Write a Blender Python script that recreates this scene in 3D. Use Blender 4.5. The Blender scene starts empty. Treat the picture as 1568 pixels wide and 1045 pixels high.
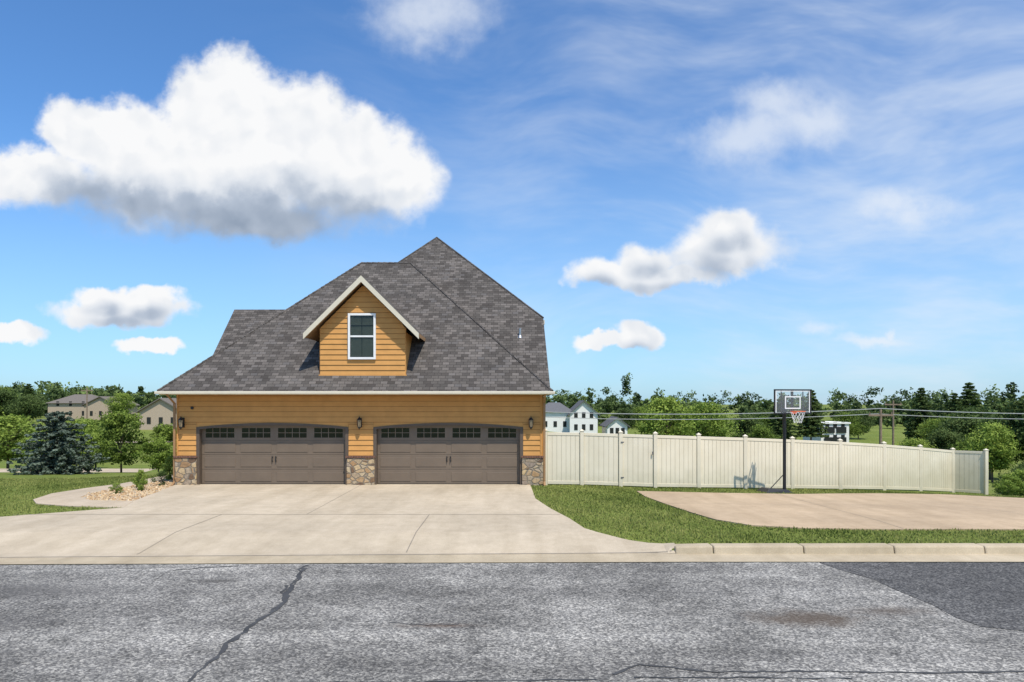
import bpy, math, random
import numpy as np
from mathutils import Vector
import bmesh
R = math.radians
random.seed(7); rng = np.random.default_rng(11)
scene = bpy.context.scene
col = scene.collection
scene.view_settings.view_transform = 'Standard'
scene.view_settings.look = 'None'
scene.view_settings.exposure = 0

# ------------------------------------------------------------------ materials
def N(nt, t, **kw):
    n = nt.nodes.new(t)
    for k, v in kw.items(): setattr(n, k, v)
    return n
def ramp(nt, fac, stops):
    r = N(nt, 'ShaderNodeValToRGB'); e = r.color_ramp.elements
    while len(e) > 2: e.remove(e[-1])
    for i, (p, c) in enumerate(stops):
        if i < 2: e[i].position = p; el = e[i]
        else: el = e.new(p)
        el.color = (*c, 1) if len(c) == 3 else c
    nt.links.new(fac, r.inputs[0]); return r.outputs[0]
def base(name):
    m = bpy.data.materials.new(name); m.use_nodes = True
    nt = m.node_tree; b = nt.nodes['Principled BSDF']
    return m, nt, b
def noise(nt, vec, scale, detail=4, rough=.55, out='Fac'):
    n = N(nt, 'ShaderNodeTexNoise'); n.inputs['Scale'].default_value = scale
    n.inputs['Detail'].default_value = detail; n.inputs['Roughness'].default_value = rough
    if vec is not None: nt.links.new(vec, n.inputs['Vector'])
    return n.outputs[out]
def mixc(nt, fac, a, b, mode='MIX'):
    m = N(nt, 'ShaderNodeMix', data_type='RGBA', blend_type=mode)
    for s, v in ((m.inputs[0], fac), (m.inputs[6], a), (m.inputs[7], b)):
        if hasattr(v, 'is_output'): nt.links.new(v, s)
        elif isinstance(v, (int, float)): s.default_value = v
        else: s.default_value = (*v, 1)
    return m.outputs[2]
def mth(nt, op, a, b=0.0, c=None, clamp=False):
    m = N(nt, 'ShaderNodeMath', operation=op); m.use_clamp = clamp
    for i, v in enumerate((a, b) + ((c,) if c is not None else ())):
        if hasattr(v, 'is_output'): nt.links.new(v, m.inputs[i])
        else: m.inputs[i].default_value = v
    return m.outputs[0]
def objco(nt): return N(nt, 'ShaderNodeTexCoord').outputs['Object']
def uvco(nt): return N(nt, 'ShaderNodeTexCoord').outputs['UV']
def bump(nt, b, h, strength=.3, dist=.02):
    n = N(nt, 'ShaderNodeBump'); n.inputs['Strength'].default_value = strength
    n.inputs['Distance'].default_value = dist
    nt.links.new(h, n.inputs['Height']); nt.links.new(n.outputs[0], b.inputs['Normal'])
def simple(name, c, rough=.6, var=.12, scale=6, bmp=0, metal=0, spec=.5):
    m, nt, b = base(name); o = objco(nt)
    f = noise(nt, o, scale, 5)
    d = tuple(x * (1 - var) for x in c); l = tuple(min(1, x * (1 + var)) for x in c)
    nt.links.new(ramp(nt, f, [(.3, d), (.7, l)]), b.inputs['Base Color'])
    b.inputs['Roughness'].default_value = rough; b.inputs['Metallic'].default_value = metal
    b.inputs['Specular IOR Level'].default_value = spec
    if bmp: bump(nt, b, noise(nt, o, scale * 8, 4), bmp, .01)
    return m

M = {}
M['siding'] = simple('orange_siding', (.555, .28, .085), .75, .08, 3, .1, spec=.3)
M['lapshade'] = simple('siding_lap_painted_shadow', (.19, .09, .03), .9, .05)  # shadow line below each board, painted in as a dark strip
M['trimbrown'] = simple('brown_trim', (.17, .10, .055), .6)
M['soffit'] = simple('soffit', (.30, .17, .075), .7)
M['cream'] = simple('cream_trim', (.62, .56, .43), .5, .04)
M['door'] = simple('door_paint', (.155, .115, .08), .55, .08, 2)
M['doorframe'] = simple('door_frame', (.10, .072, .05), .6)
M['black'] = simple('black_metal', (.015, .015, .016), .45)
M['wire'] = simple('wire_aluminium', (.38, .38, .38), .6)
M['white'] = simple('white_paint', (.75, .75, .73), .5, .05)
M['blinds'] = simple('blinds', (.50, .54, .47), .6, .05)
M['dark'] = simple('dark_interior', (.03, .033, .03), .9, spec=.1)
M['steel'] = simple('steel', (.4, .4, .4), .35, .05, metal=.8)
M['rust'] = simple('orange_rim', (.7, .12, .03), .5)
M['net'] = simple('net', (.75, .75, .75), .8)
M['joint'] = simple('joint', (.22, .19, .15), .95)
M['seal'] = simple('crack_seal', (.05, .05, .05), .85, .4, 4)
M['bark'] = simple('bark', (.10, .075, .05), .95, .35, 9, .6)
M['lampglass'] = simple('lamp_glass', (.30, .24, .15), .2)
M['wood'] = simple('weathered_wood', (.22, .16, .11), .9, .3, 5)
M['greyroof'] = simple('grey_roof', (.13, .13, .135), .95, .15, spec=.1)
M['brownroof'] = simple('brown_roof', (.16, .14, .12), .9, .15, spec=.1)
M['tanwall'] = simple('tan_wall', (.42, .33, .24), .9, .1)
M['greywall'] = simple('whitewash_wall', (.76, .74, .69), .9, .06, spec=.1)

def mk_glass():
    m, nt, b = base('window_glass')
    b.inputs['Base Color'].default_value = (.012, .016, .015, 1); b.inputs['Roughness'].default_value = .06
    tr = N(nt, 'ShaderNodeBsdfTransparent'); mx = N(nt, 'ShaderNodeMixShader'); mx.inputs[0].default_value = .40
    tr.inputs[0].default_value = (.90, .92, .88, 1)
    out = nt.nodes['Material Output']
    nt.links.new(tr.outputs[0], mx.inputs[1]); nt.links.new(b.outputs[0], mx.inputs[2]); nt.links.new(mx.outputs[0], out.inputs[0])
    return m
M['glass'] = mk_glass()
def mk_board():
    m, nt, b = base('backboard_acrylic')
    b.inputs['Base Color'].default_value = (.4, .43, .45, 1); b.inputs['Roughness'].default_value = .1
    tr = N(nt, 'ShaderNodeBsdfTransparent'); mx = N(nt, 'ShaderNodeMixShader'); mx.inputs[0].default_value = .12
    out = nt.nodes['Material Output']
    nt.links.new(tr.outputs[0], mx.inputs[1]); nt.links.new(b.outputs[0], mx.inputs[2]); nt.links.new(mx.outputs[0], out.inputs[0])
    return m
M['acrylic'] = mk_board()

def mk_shingle():
    m, nt, b = base('roof_shingles'); uv = uvco(nt)
    br = N(nt, 'ShaderNodeTexBrick'); nt.links.new(uv, br.inputs['Vector'])
    br.offset = .37; br.inputs['Scale'].default_value = 1
    br.inputs['Brick Width'].default_value = .24; br.inputs['Row Height'].default_value = .14
    br.inputs['Mortar Size'].default_value = .007; br.inputs['Mortar Smooth'].default_value = .3
    br.inputs['Color1'].default_value = (0, 0, 0, 1); br.inputs['Color2'].default_value = (1, 1, 1, 1)
    br.inputs['Mortar'].default_value = (.0, .0, .0, 1)
    c = ramp(nt, br.outputs['Color'], [(0, (.066, .058, .052)), (.35, (.09, .081, .073)), (.6, (.115, .102, .091)), (.85, (.15, .133, .12)), (1, (.107, .099, .094))])
    c = mixc(nt, mth(nt, 'MULTIPLY', br.outputs['Fac'], .7), c, (.028, .025, .024))
    n2 = noise(nt, uv, .9, 4)
    c = mixc(nt, 1.0, c, ramp(nt, n2, [(.3, (.84, .84, .84)), (.7, (1.14, 1.13, 1.12))]), 'MULTIPLY')
    n3 = noise(nt, uv, 45, 3)
    c = mixc(nt, 1.0, c, ramp(nt, n3, [(.25, (.65, .65, .65)), (.75, (1.35, 1.35, 1.35))]), 'MULTIPLY')
    nt.links.new(c, b.inputs['Base Color']); b.inputs['Roughness'].default_value = .95
    b.inputs['Specular IOR Level'].default_value = .12
    h = mth(nt, 'SUBTRACT', br.outputs['Color'], mth(nt, 'MULTIPLY', br.outputs['Fac'], 1.5))
    bump(nt, b, h, .6, .012); return m
M['shingle'] = mk_shingle()

def mk_stone():
    m, nt, b = base('stone_veneer'); o = objco(nt)
    mp = N(nt, 'ShaderNodeMapping'); mp.inputs['Scale'].default_value = (4.6, 4.6, 6.8); nt.links.new(o, mp.inputs[0])
    wn = noise(nt, o, 5, 2, out='Color')
    vv = N(nt, 'ShaderNodeMix', data_type='VECTOR'); vv.inputs[0].default_value = .08
    nt.links.new(mp.outputs[0], vv.inputs[4]); nt.links.new(wn, vv.inputs[5])
    v = N(nt, 'ShaderNodeTexVoronoi'); nt.links.new(vv.outputs[1], v.inputs['Vector']); v.inputs['Scale'].default_value = 1
    v2 = N(nt, 'ShaderNodeTexVoronoi', feature='DISTANCE_TO_EDGE'); nt.links.new(vv.outputs[1], v2.inputs['Vector']); v2.inputs['Scale'].default_value = 1
    s = N(nt, 'ShaderNodeSeparateColor'); nt.links.new(v.outputs['Color'], s.inputs[0])
    c = ramp(nt, s.outputs[0], [(0, (.13, .08, .05)), (.25, (.38, .23, .11)), (.5, (.50, .39, .24)), (.75, (.27, .21, .16)), (1, (.58, .42, .22))])
    c = mixc(nt, 1.0, c, ramp(nt, noise(nt, o, 14, 5), [(.3, (.7, .7, .7)), (.7, (1.2, 1.2, 1.2))]), 'MULTIPLY')
    e = ramp(nt, v2.outputs['Distance'], [(.03, (0, 0, 0)), (.09, (1, 1, 1))])
    c = mixc(nt, e, (.24, .20, .15), c)
    nt.links.new(c, b.inputs['Base Color']); b.inputs['Roughness'].default_value = .9
    bump(nt, b, e, .9, .03); return m
M['stone'] = mk_stone()
M['cap'] = simple('brick_cap', (.15, .075, .05), .9, .4, 14, .5)

def mk_concrete(name, c, stain=.22):
    m, nt, b = base(name); o = objco(nt)
    big = noise(nt, o, .35, 6, .6); fine = noise(nt, o, 60, 4, .7); mid = noise(nt, o, 3, 6, .7)
    a = ramp(nt, big, [(.3, tuple(x * (1 - stain) for x in c)), (.7, tuple(x * 1.08 for x in c))])
    a = mixc(nt, 1.0, a, ramp(nt, mid, [(.3, (.88, .87, .85)), (.7, (1.06, 1.06, 1.06))]), 'MULTIPLY')
    a = mixc(nt, 1.0, a, ramp(nt, fine, [(.25, (.8, .8, .8)), (.75, (1.15, 1.15, 1.15))]), 'MULTIPLY')
    mp = N(nt, 'ShaderNodeMapping'); mp.inputs['Scale'].default_value = (1.0, .12, 1); nt.links.new(o, mp.inputs[0])
    st = noise(nt, mp.outputs[0], 1.6, 5, .6)
    a = mixc(nt, 1.0, a, ramp(nt, st, [(.35, (.88, .87, .85)), (.6, (1.0, 1.0, 1.0))]), 'MULTIPLY')
    nt.links.new(a, b.inputs['Base Color']); b.inputs['Roughness'].default_value = .92
    b.inputs['Specular IOR Level'].default_value = .25
    bump(nt, b, fine, .25, .006); return m
M['conc'] = mk_concrete('driveway_concrete', (.52, .435, .32), .16)
M['court'] = mk_concrete('court_concrete', (.50, .375, .245), .2)
M['gutterc'] = mk_concrete('gutter_concrete', (.50, .415, .29), .25)
M['walk'] = mk_concrete('walk_concrete', (.50, .41, .30), .12)

def mk_asphalt(name, k, warm=(1, .955, .885), patch=.35, worn=False):
    m, nt, b = base(name); o = objco(nt)
    big = noise(nt, o, .30, 6, .65); mid = noise(nt, o, 2.6, 8, .75); fine = noise(nt, o, 34, 5, .8)
    g = lambda x: tuple(x * w for w in warm)
    a = ramp(nt, big, [(.34, g(k * (1 - patch))), (.5, g(k)), (.66, g(k * 1.35))])
    a = mixc(nt, 1.0, a, ramp(nt, mid, [(.28, (.58, .58, .58)), (.5, (1, 1, 1)), (.72, (1.32, 1.32, 1.32))]), 'MULTIPLY')
    v = N(nt, 'ShaderNodeTexVoronoi'); v.inputs['Scale'].default_value = 42; nt.links.new(o, v.inputs['Vector'])
    s = N(nt, 'ShaderNodeSeparateColor'); nt.links.new(v.outputs['Color'], s.inputs[0])
    a = mixc(nt, 1.0, a, ramp(nt, s.outputs[0], [(0, (.45, .45, .45)), (.5, (.92, .92, .92)), (1, (1.9, 1.87, 1.78))]), 'MULTIPLY')
    a = mixc(nt, 1.0, a, ramp(nt, fine, [(.3, (.5, .5, .5)), (.7, (1.45, 1.45, 1.45))]), 'MULTIPLY')
    if worn:
        mp = N(nt, 'ShaderNodeMapping'); mp.inputs['Scale'].default_value = (.10, 1, 1); nt.links.new(o, mp.inputs[0])
        a = mixc(nt, 1.0, a, ramp(nt, noise(nt, mp.outputs[0], 1.1, 5, .6), [(.35, (.80, .80, .80)), (.65, (1.2, 1.2, 1.19))]), 'MULTIPLY')
        for (cx, cy, rx, ry, c, st) in ((4.0, 9.25, 1.0, .45, (.075, .052, .034), 1.3), (5.3, 9.6, .8, .28, (.085, .065, .05), .9), (-4.9, 11.2, .5, .18, (.06, .055, .05), 1.1), (-.9, 8.95, .8, .12, (.09, .055, .035), .8), (-7.6, 10.7, 1.8, .6, (.10, .094, .088), .8), (-7.2, 9.0, 1.4, .45, (.10, .094, .088), .6)):
            q = N(nt, 'ShaderNodeVectorMath', operation='MULTIPLY_ADD'); nt.links.new(o, q.inputs[0]); q.inputs[1].default_value = (1 / rx, 1 / ry, 0); q.inputs[2].default_value = (-cx / rx, -cy / ry, 0)
            l = N(nt, 'ShaderNodeVectorMath', operation='LENGTH'); nt.links.new(q.outputs[0], l.inputs[0])
            f = mth(nt, 'SUBTRACT', 1.0, l.outputs['Value']); f = mth(nt, 'ADD', f, mth(nt, 'MULTIPLY', mth(nt, 'SUBTRACT', mid, .5), 2.4))
            f = mth(nt, 'MULTIPLY', f, st, clamp=True); a = mixc(nt, mth(nt, 'MULTIPLY', f, .8), a, c)
        dv = noise(nt, o, 4, 3, .6, 'Color'); vm = N(nt, 'ShaderNodeMix', data_type='VECTOR'); vm.inputs[0].default_value = .12; nt.links.new(o, vm.inputs[4]); nt.links.new(dv, vm.inputs[5])
        ve = N(nt, 'ShaderNodeTexVoronoi', feature='DISTANCE_TO_EDGE'); ve.inputs['Scale'].default_value = 1.1; nt.links.new(vm.outputs[1], ve.inputs['Vector'])
        cr = ramp(nt, ve.outputs['Distance'], [(.004, (1, 1, 1)), (.012, (0, 0, 0))])
        zone = ramp(nt, noise(nt, o, .23, 3), [(.50, (0, 0, 0)), (.60, (1, 1, 1))])
        a = mixc(nt, mth(nt, 'MULTIPLY', mth(nt, 'MULTIPLY', cr, zone), .6), a, (.06, .057, .053))
    nt.links.new(a, b.inputs['Base Color']); b.inputs['Roughness'].default_value = .93
    b.inputs['Specular IOR Level'].default_value = .22
    bump(nt, b, fine, .5, .01); return m
M['asphalt'] = mk_asphalt('asphalt', .20, worn=True)
M['asphalt2'] = mk_asphalt('asphalt_patch', .095, (1, .97, .94), .12)

def mk_ground():
    m, nt, b = base('ground_grass'); o = objco(nt)
    big = noise(nt, o, .12, 5, .6); mid = noise(nt, o, 1.6, 6, .7); fine = noise(nt, o, 30, 4, .8)
    a = ramp(nt, big, [(.3, (.13, .17, .035)), (.5, (.17, .21, .045)), (.7, (.22, .235, .07))])
    a = mixc(nt, 1.0, a, ramp(nt, mid, [(.3, (.7, .75, .7)), (.7, (1.2, 1.15, 1.2))]), 'MULTIPLY')
    a = mixc(nt, 1.0, a, ramp(nt, fine, [(.3, (.5, .5, .5)), (.7, (1.35, 1.35, 1.35))]), 'MULTIPLY')
    nt.links.new(a, b.inputs['Base Color']); b.inputs['Roughness'].default_value = 1
    b.inputs['Specular IOR Level'].default_value = .1
    bump(nt, b, fine, .8, .03); return m
M['ground'] = mk_ground()
def mk_gravel():
    m, nt, b = base('gravel'); o = objco(nt)
    v = N(nt, 'ShaderNodeTexVoronoi'); v.inputs['Scale'].default_value = 14; nt.links.new(o, v.inputs['Vector'])
    s = N(nt, 'ShaderNodeSeparateColor'); nt.links.new(v.outputs['Color'], s.inputs[0])
    a = ramp(nt, s.outputs[0], [(0, (.34, .20, .10)), (.4, (.50, .35, .19)), (.8, (.60, .47, .30)), (1, (.38, .34, .29))])
    nt.links.new(a, b.inputs['Base Color']); b.inputs['Roughness'].default_value = .95
    bump(nt, b, v.outputs['Distance'], 1, -.04); return m
M['gravel'] = mk_gravel()
def mk_fence():
    m, nt, b = base('vinyl_fence'); o = objco(nt)
    a = ramp(nt, noise(nt, o, 1.3, 5), [(.3, (.68, .60, .45)), (.7, (.75, .67, .52))])
    sp_ = N(nt, 'ShaderNodeSeparateXYZ'); nt.links.new(o, sp_.inputs[0])
    dirt = ramp(nt, mth(nt, 'ADD', mth(nt, 'MULTIPLY', sp_.outputs[2], .5), mth(nt, 'MULTIPLY', noise(nt, o, 3, 5), .5)), [(.1, (.80, .80, .76)), (.55, (1, 1, 1))])
    a = mixc(nt, 1.0, a, dirt, 'MULTIPLY')
    nt.links.new(a, b.inputs['Base Color']); b.inputs['Roughness'].default_value = .5; b.inputs['Specular IOR Level'].default_value = .3; return m
M['vinyl'] = mk_fence()
def mk_leaf(name, dark, light, trans=.3):
    m, nt, b = base(name)
    at = N(nt, 'ShaderNodeAttribute', attribute_name='tint')
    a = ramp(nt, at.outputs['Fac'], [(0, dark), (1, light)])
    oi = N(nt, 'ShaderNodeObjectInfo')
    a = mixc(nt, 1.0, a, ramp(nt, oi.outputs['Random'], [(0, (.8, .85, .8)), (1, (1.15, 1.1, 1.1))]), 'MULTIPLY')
    nt.links.new(a, b.inputs['Base Color']); b.inputs['Roughness'].default_value = .75
    b.inputs['Specular IOR Level'].default_value = .15
    t = N(nt, 'ShaderNodeBsdfTranslucent'); nt.links.new(a, t.inputs[0])
    mx = N(nt, 'ShaderNodeMixShader'); mx.inputs[0].default_value = trans
    nt.links.new(b.outputs[0], mx.inputs[1]); nt.links.new(t.outputs[0], mx.inputs[2])
    nt.links.new(mx.outputs[0], nt.nodes['Material Output'].inputs[0]); return m
M['leaf'] = mk_leaf('leaf_green', (.05, .09, .018), (.20, .275, .05))
M['leafl'] = mk_leaf('leaf_light', (.11, .18, .03), (.32, .40, .08))
M['leafd'] = mk_leaf('leaf_dark', (.035, .062, .02), (.12, .17, .05))
M['spruce'] = mk_leaf('spruce_needles', (.045, .068, .048), (.15, .19, .145), .1)
M['forest'] = mk_leaf('forest_leaf', (.035, .062, .024), (.19, .25, .08), .25)
M['blade'] = mk_leaf('grass_blade', (.12, .16, .035), (.31, .325, .10), .3)

# ------------------------------------------------------------------ mesh helper
class MB:
    def __init__(s): s.v = []; s.f = []; s.m = []
    def poly(s, pts, mi=0):
        i = len(s.v); s.v += [tuple(p) for p in pts]; s.f.append(tuple(range(i, i + len(pts)))); s.m.append(mi); return s
    def hexa(s, p, mi=0):
        i = len(s.v); s.v += [tuple(q) for q in p]
        for f in ((3, 2, 1, 0), (4, 5, 6, 7), (0, 1, 5, 4), (1, 2, 6, 5), (2, 3, 7, 6), (3, 0, 4, 7)):
            s.f.append(tuple(i + k for k in f)); s.m.append(mi)
        return s
    def box(s, x0, x1, y0, y1, z0, z1, mi=0):
        return s.hexa([(x0, y0, z0), (x1, y0, z0), (x1, y1, z0), (x0, y1, z0), (x0, y0, z1), (x1, y0, z1), (x1, y1, z1), (x0, y1, z1)], mi)
    def prism_y(s, pts, y0, y1, mi=0):
        n = len(pts); i = len(s.v)
        s.v += [(x, y0, z) for x, z in pts] + [(x, y1, z) for x, z in pts]
        s.f.append(tuple(i + k for k in range(n))); s.f.append(tuple(i + n + k for k in reversed(range(n)))); s.m += [mi, mi]
        for k in range(n):
            j = (k + 1) % n; s.f.append((i + j, i + k, i + n + k, i + n + j)); s.m.append(mi)
        return s
    def tube(s, p0, p1, r0, r1=None, n=8, mi=0):
        r1 = r0 if r1 is None else r1
        p0 = Vector(p0); p1 = Vector(p1); d = (p1 - p0).normalized()
        a = d.orthogonal().normalized(); b = d.cross(a); i = len(s.v)
        for p, r in ((p0, r0), (p1, r1)):
            for k in range(n):
                t = 2 * math.pi * k / n; s.v.append(tuple(p + (a * math.cos(t) + b * math.sin(t)) * r))
        for k in range(n):
            j = (k + 1) % n; s.f.append((i + k, i + j, i + n + j, i + n + k)); s.m.append(mi)
        s.f.append(tuple(i + k for k in reversed(range(n)))); s.f.append(tuple(i + n + k for k in range(n))); s.m += [mi, mi]
        return s
    def build(s, name, mats, parent=None, bevel=0, smooth=False):
        me = bpy.data.meshes.new(name); me.from_pydata(s.v, [], s.f); me.update()
        if not isinstance(mats, (list, tuple)): mats = [mats]
        for m in mats: me.materials.append(m)
        me.polygons.foreach_set('material_index', s.m)
        uv = me.uv_layers.new(name='UVMap')
        for p in me.polygons:
            n = p.normal; h = Vector((0, 0, 1)).cross(n)
            if h.length < .05: h = Vector((1, 0, 0))
            h.normalize(); t = n.cross(h)
            for li in p.loop_indices:
                co = me.vertices[me.loops[li].vertex_index].co
                uv.data[li].uv = (co.dot(h), co.dot(t))
        ob = bpy.data.objects.new(name, me); col.objects.link(ob)
        if parent: ob.parent = parent
        if bevel:
            bv = ob.modifiers.new('b', 'BEVEL'); bv.width = bevel; bv.segments = 2; bv.limit_method = 'ANGLE'
        if smooth:
            me.polygons.foreach_set('use_smooth', [True] * len(me.polygons))
        return ob
def empty(name, loc=(0, 0, 0)):
    e = bpy.data.objects.new(name, None); e.location = loc; e.empty_display_size = .3; col.objects.link(e); return e

# ------------------------------------------------------------------ terrain
def ss(t):
    t = np.clip(t, 0, 1); return t * t * (3 - 2 * t)
def zfun(x, y):
    w = np.clip((x - 2.4) / .8, 0, 1)
    rl = 1.4 * (1 - w) + .12 * w
    z = -.14 * (1 - np.clip((y - 13.2) / rl, 0, 1))
    z = z - 1.33 * np.clip((y - 16) / 16, 0, 1.25) * np.clip((x - 2) / 18, 0, 1.4)
    wl = ss((-x - 11.5) / 7)
    z = z - 3.0 * wl * ss((y - 20) / 45)
    z = z - 2.2 * ss((x + 6) / 8) * ss((y - 31) / 45) - 2.4 * (1 - wl) * (1 - ss((x + 6) / 8)) * ss((y - 40) / 40)
    z = z + (3.0 * ss((y - 80) / 230)) + 1.2 * ss((y - 75) / 120) * np.sin(x * .021 + 1.3) * .6
    z = z + 1.9 * ss((y - 62) / 50) * ss((-x - 10) / 30)
    return z
def axis(segs):
    out = []
    for a, b, st in segs: out += list(np.arange(a, b - 1e-6, st))
    return np.array(out + [segs[-1][1]])
GX = axis([(-2400, -400, 200), (-400, -80, 20), (-80, -24, 4), (-24, 24, .5), (24, 80, 4), (80, 400, 20), (400, 2400, 200)])
GX = np.unique(np.sort(np.append(GX, [2.4, 3.2])))
GY = axis([(-60, 4, 8), (4, 12, 1), (12, 30, .5), (30, 90, 3), (90, 400, 20), (400, 3000, 200)])
GY = np.unique(np.sort(np.append(GY, [13.2, 13.32, 14.6])))
XX, YY = np.meshgrid(GX, GY)
ZZ = zfun(XX, YY)
def zt(x, y):
    i = min(max(np.searchsorted(GX, x) - 1, 0), len(GX) - 2); j = min(max(np.searchsorted(GY, y) - 1, 0), len(GY) - 2)
    u = (x - GX[i]) / (GX[i + 1] - GX[i]); v = (y - GY[j]) / (GY[j + 1] - GY[j])
    return float((ZZ[j, i] * (1 - u) + ZZ[j, i + 1] * u) * (1 - v) + (ZZ[j + 1, i] * (1 - u) + ZZ[j + 1, i + 1] * u) * v)
nx, ny = len(GX), len(GY)
me = bpy.data.meshes.new('ground')
vs = np.stack([XX.ravel(), YY.ravel(), ZZ.ravel()], 1)
fs = [(j * nx + i, j * nx + i + 1, (j + 1) * nx + i + 1, (j + 1) * nx + i) for j in range(ny - 1) for i in range(nx - 1)]
me.from_pydata(vs.tolist(), [], fs); me.materials.append(M['ground'])
col.objects.link(bpy.data.objects.new('ground', me))

def sheet(name, pts, off, mat, parent=None, side=0):
    bm = bmesh.new()
    bm.faces.new([bm.verts.new((x, y, 0)) for x, y in pts])
    bmesh.ops.triangulate(bm, faces=bm.faces[:])
    xs = [p[0] for p in pts]; ys = [p[1] for p in pts]
    for g, a, n in ((GX, xs, (1, 0, 0)), (GY, ys, (0, 1, 0))):
        for c in g:
            if min(a) < c < max(a):
                co = (c, 0, 0) if n[0] else (0, c, 0)
                bmesh.ops.bisect_plane(bm, geom=bm.verts[:] + bm.edges[:] + bm.faces[:], plane_co=co, plane_no=n)
    for v in bm.verts: v.co.z = zt(v.co.x, v.co.y) + off
    bm.normal_update()
    bad = [f for f in bm.faces if f.normal.z < 0]
    if bad: bmesh.ops.reverse_faces(bm, faces=bad)
    if side:
        be = [e for e in bm.edges if e.is_boundary]
        r = bmesh.ops.extrude_edge_only(bm, edges=be)
        for g in r['geom']:
            if isinstance(g, bmesh.types.BMVert): g.co.z -= side
    m = bpy.data.meshes.new(name); bm.to_mesh(m); bm.free(); m.materials.append(mat)
    ob = bpy.data.objects.new(name, m); col.objects.link(ob)
    if parent: ob.parent = parent
    return ob
def yf(x): return 12.42 + .03 * min(x, 3.2)
road_pts = [(-60, -8), (60, -8), (60, yf(60)), (3.2, yf(3.2)), (-60, yf(-60) + .9)]
sheet('road', road_pts, .006, M['asphalt'])
sheet('asphalt_patch', [(5.62, 12.49), (5.75, 11.9), (5.98, 11.3), (6.0, 10.6), (6.08, 9.9), (6.04, 9.3), (6.12, 8.9), (6.5, 8.75), (7.1, 8.45), (9, 8.2), (30, 8.0), (30, 12.49)], .012, M['asphalt2'])
sheet('gutter', [(-60, yf(-60) + .9), (3.2, yf(3.2)), (60, yf(60)), (60, 13.2), (3.2, 13.2), (-60, yf(-60) + 1.5)], .018, M['gutterc'])
drive = [(.62, 23.3), (.68, 19.8), (1.02, 17.9), (1.38, 16.4), (1.6, 15.1), (1.85, 14.6), (2.3, 14.15), (2.75, 13.75), (3.2, 13.5), (3.2, 13.21), (-14, 12.62), (-40, 11.85), (-40, 15.6), (-16, 16.3), (-12.45, 16.6), (-10.3, 18.1), (-10.7, 19.3), (-11.1, 21.5), (-11.45, 23.3)]
sheet('driveway', drive, .024, M['conc'], side=.05)
court = [(4.0, 21.9), (4.0, 20.6), (4.25, 19), (4.55, 17.4), (4.85, 16.2), (5.4, 15.45), (6.4, 15.1), (8, 14.97), (12, 14.95), (20, 15.1), (21, 20), (20, 24.2), (16, 25), (13, 24.0), (9.4, 22.4), (6.5, 22.0)]
sheet('basketball_court', court, .03, M['court'], side=.07)
walk = [(-10.3, 18.1), (-11.9, 18.35), (-13.1, 18.8), (-13.75, 19.6), (-14.1, 20.9), (-13.9, 22.3), (-13.5, 23.6), (-13.4, 27), (-13.3, 31), (-12.5, 31), (-12.55, 27), (-12.6, 23.5), (-12.9, 22), (-12.95, 20.9), (-12.7, 20.1), (-12.0, 19.45), (-10.7, 19.3)]
sheet('sidewalk', walk, .028, M['walk'], side=.05)
bed = [(-12.0, 19.45), (-12.7, 20.1), (-12.95, 20.9), (-12.9, 22), (-12.6, 23.5), (-12.55, 27), (-11.4, 27), (-11.45, 23.3), (-11.1, 21.5), (-10.7, 19.3)]
sheet('gravel_bed', bed, .018, M['gravel'])
def joint(p0, p1, w, z, parent):
    d = Vector((p1[0] - p0[0], p1[1] - p0[1])).normalized(); n = Vector((-d.y, d.x)) * w / 2
    sheet('joint', [(p0[0] + n.x, p0[1] + n.y), (p0[0] - n.x, p0[1] - n.y), (p1[0] - n.x, p1[1] - n.y), (p1[0] + n.x, p1[1] + n.y)], z, M['joint'], parent)
dj = empty('driveway_joints')
for a, b_, w in (((-12.4, 16.95), (1.2, 16.95), .022), ((-2.05, 13.25), (-2.05, 16.94), .02), ((-7.2, 13.1), (-7.2, 16.94), .014), ((-5.1, 16.96), (-5.1, 23.2), .012),
             ((-40, 11.95), (-14, 12.7), .03), ((-14, 12.7), (3.1, 13.25), .03), ((-14.5, 12.75), (-14.5, 16.3), .02)):
    joint(a, b_, w, .029, dj)
cj = empty('court_joints')
for a, b_ in (((8.6, 15), (8.6, 22.2)), ((13.0, 15), (13.0, 23.9)), ((4.3, 19), (20.8, 19.6)), ((17.0, 15.1), (17, 24.7))):
    joint(a, b_, .012, .036, cj)
kb = MB()
segs = [(3.16, 3.9)] + [(3.9 + i * 1.75, 3.9 + (i + 1) * 1.75) for i in range(24)]
for i, (a, b_) in enumerate(segs):
    b2 = b_ - .012
    za = .02 if i else .008; zb = .025
    kb.hexa([(a, 13.16, -.2), (b2, 13.16, -.2), (b2, 13.5, -.2), (a, 13.5, -.2), (a, 13.21, za), (b2, 13.21, zb), (b2, 13.5, zb), (a, 13.5, za)])
kb.build('kerb', M['gutterc'], bevel=.03)

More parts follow.
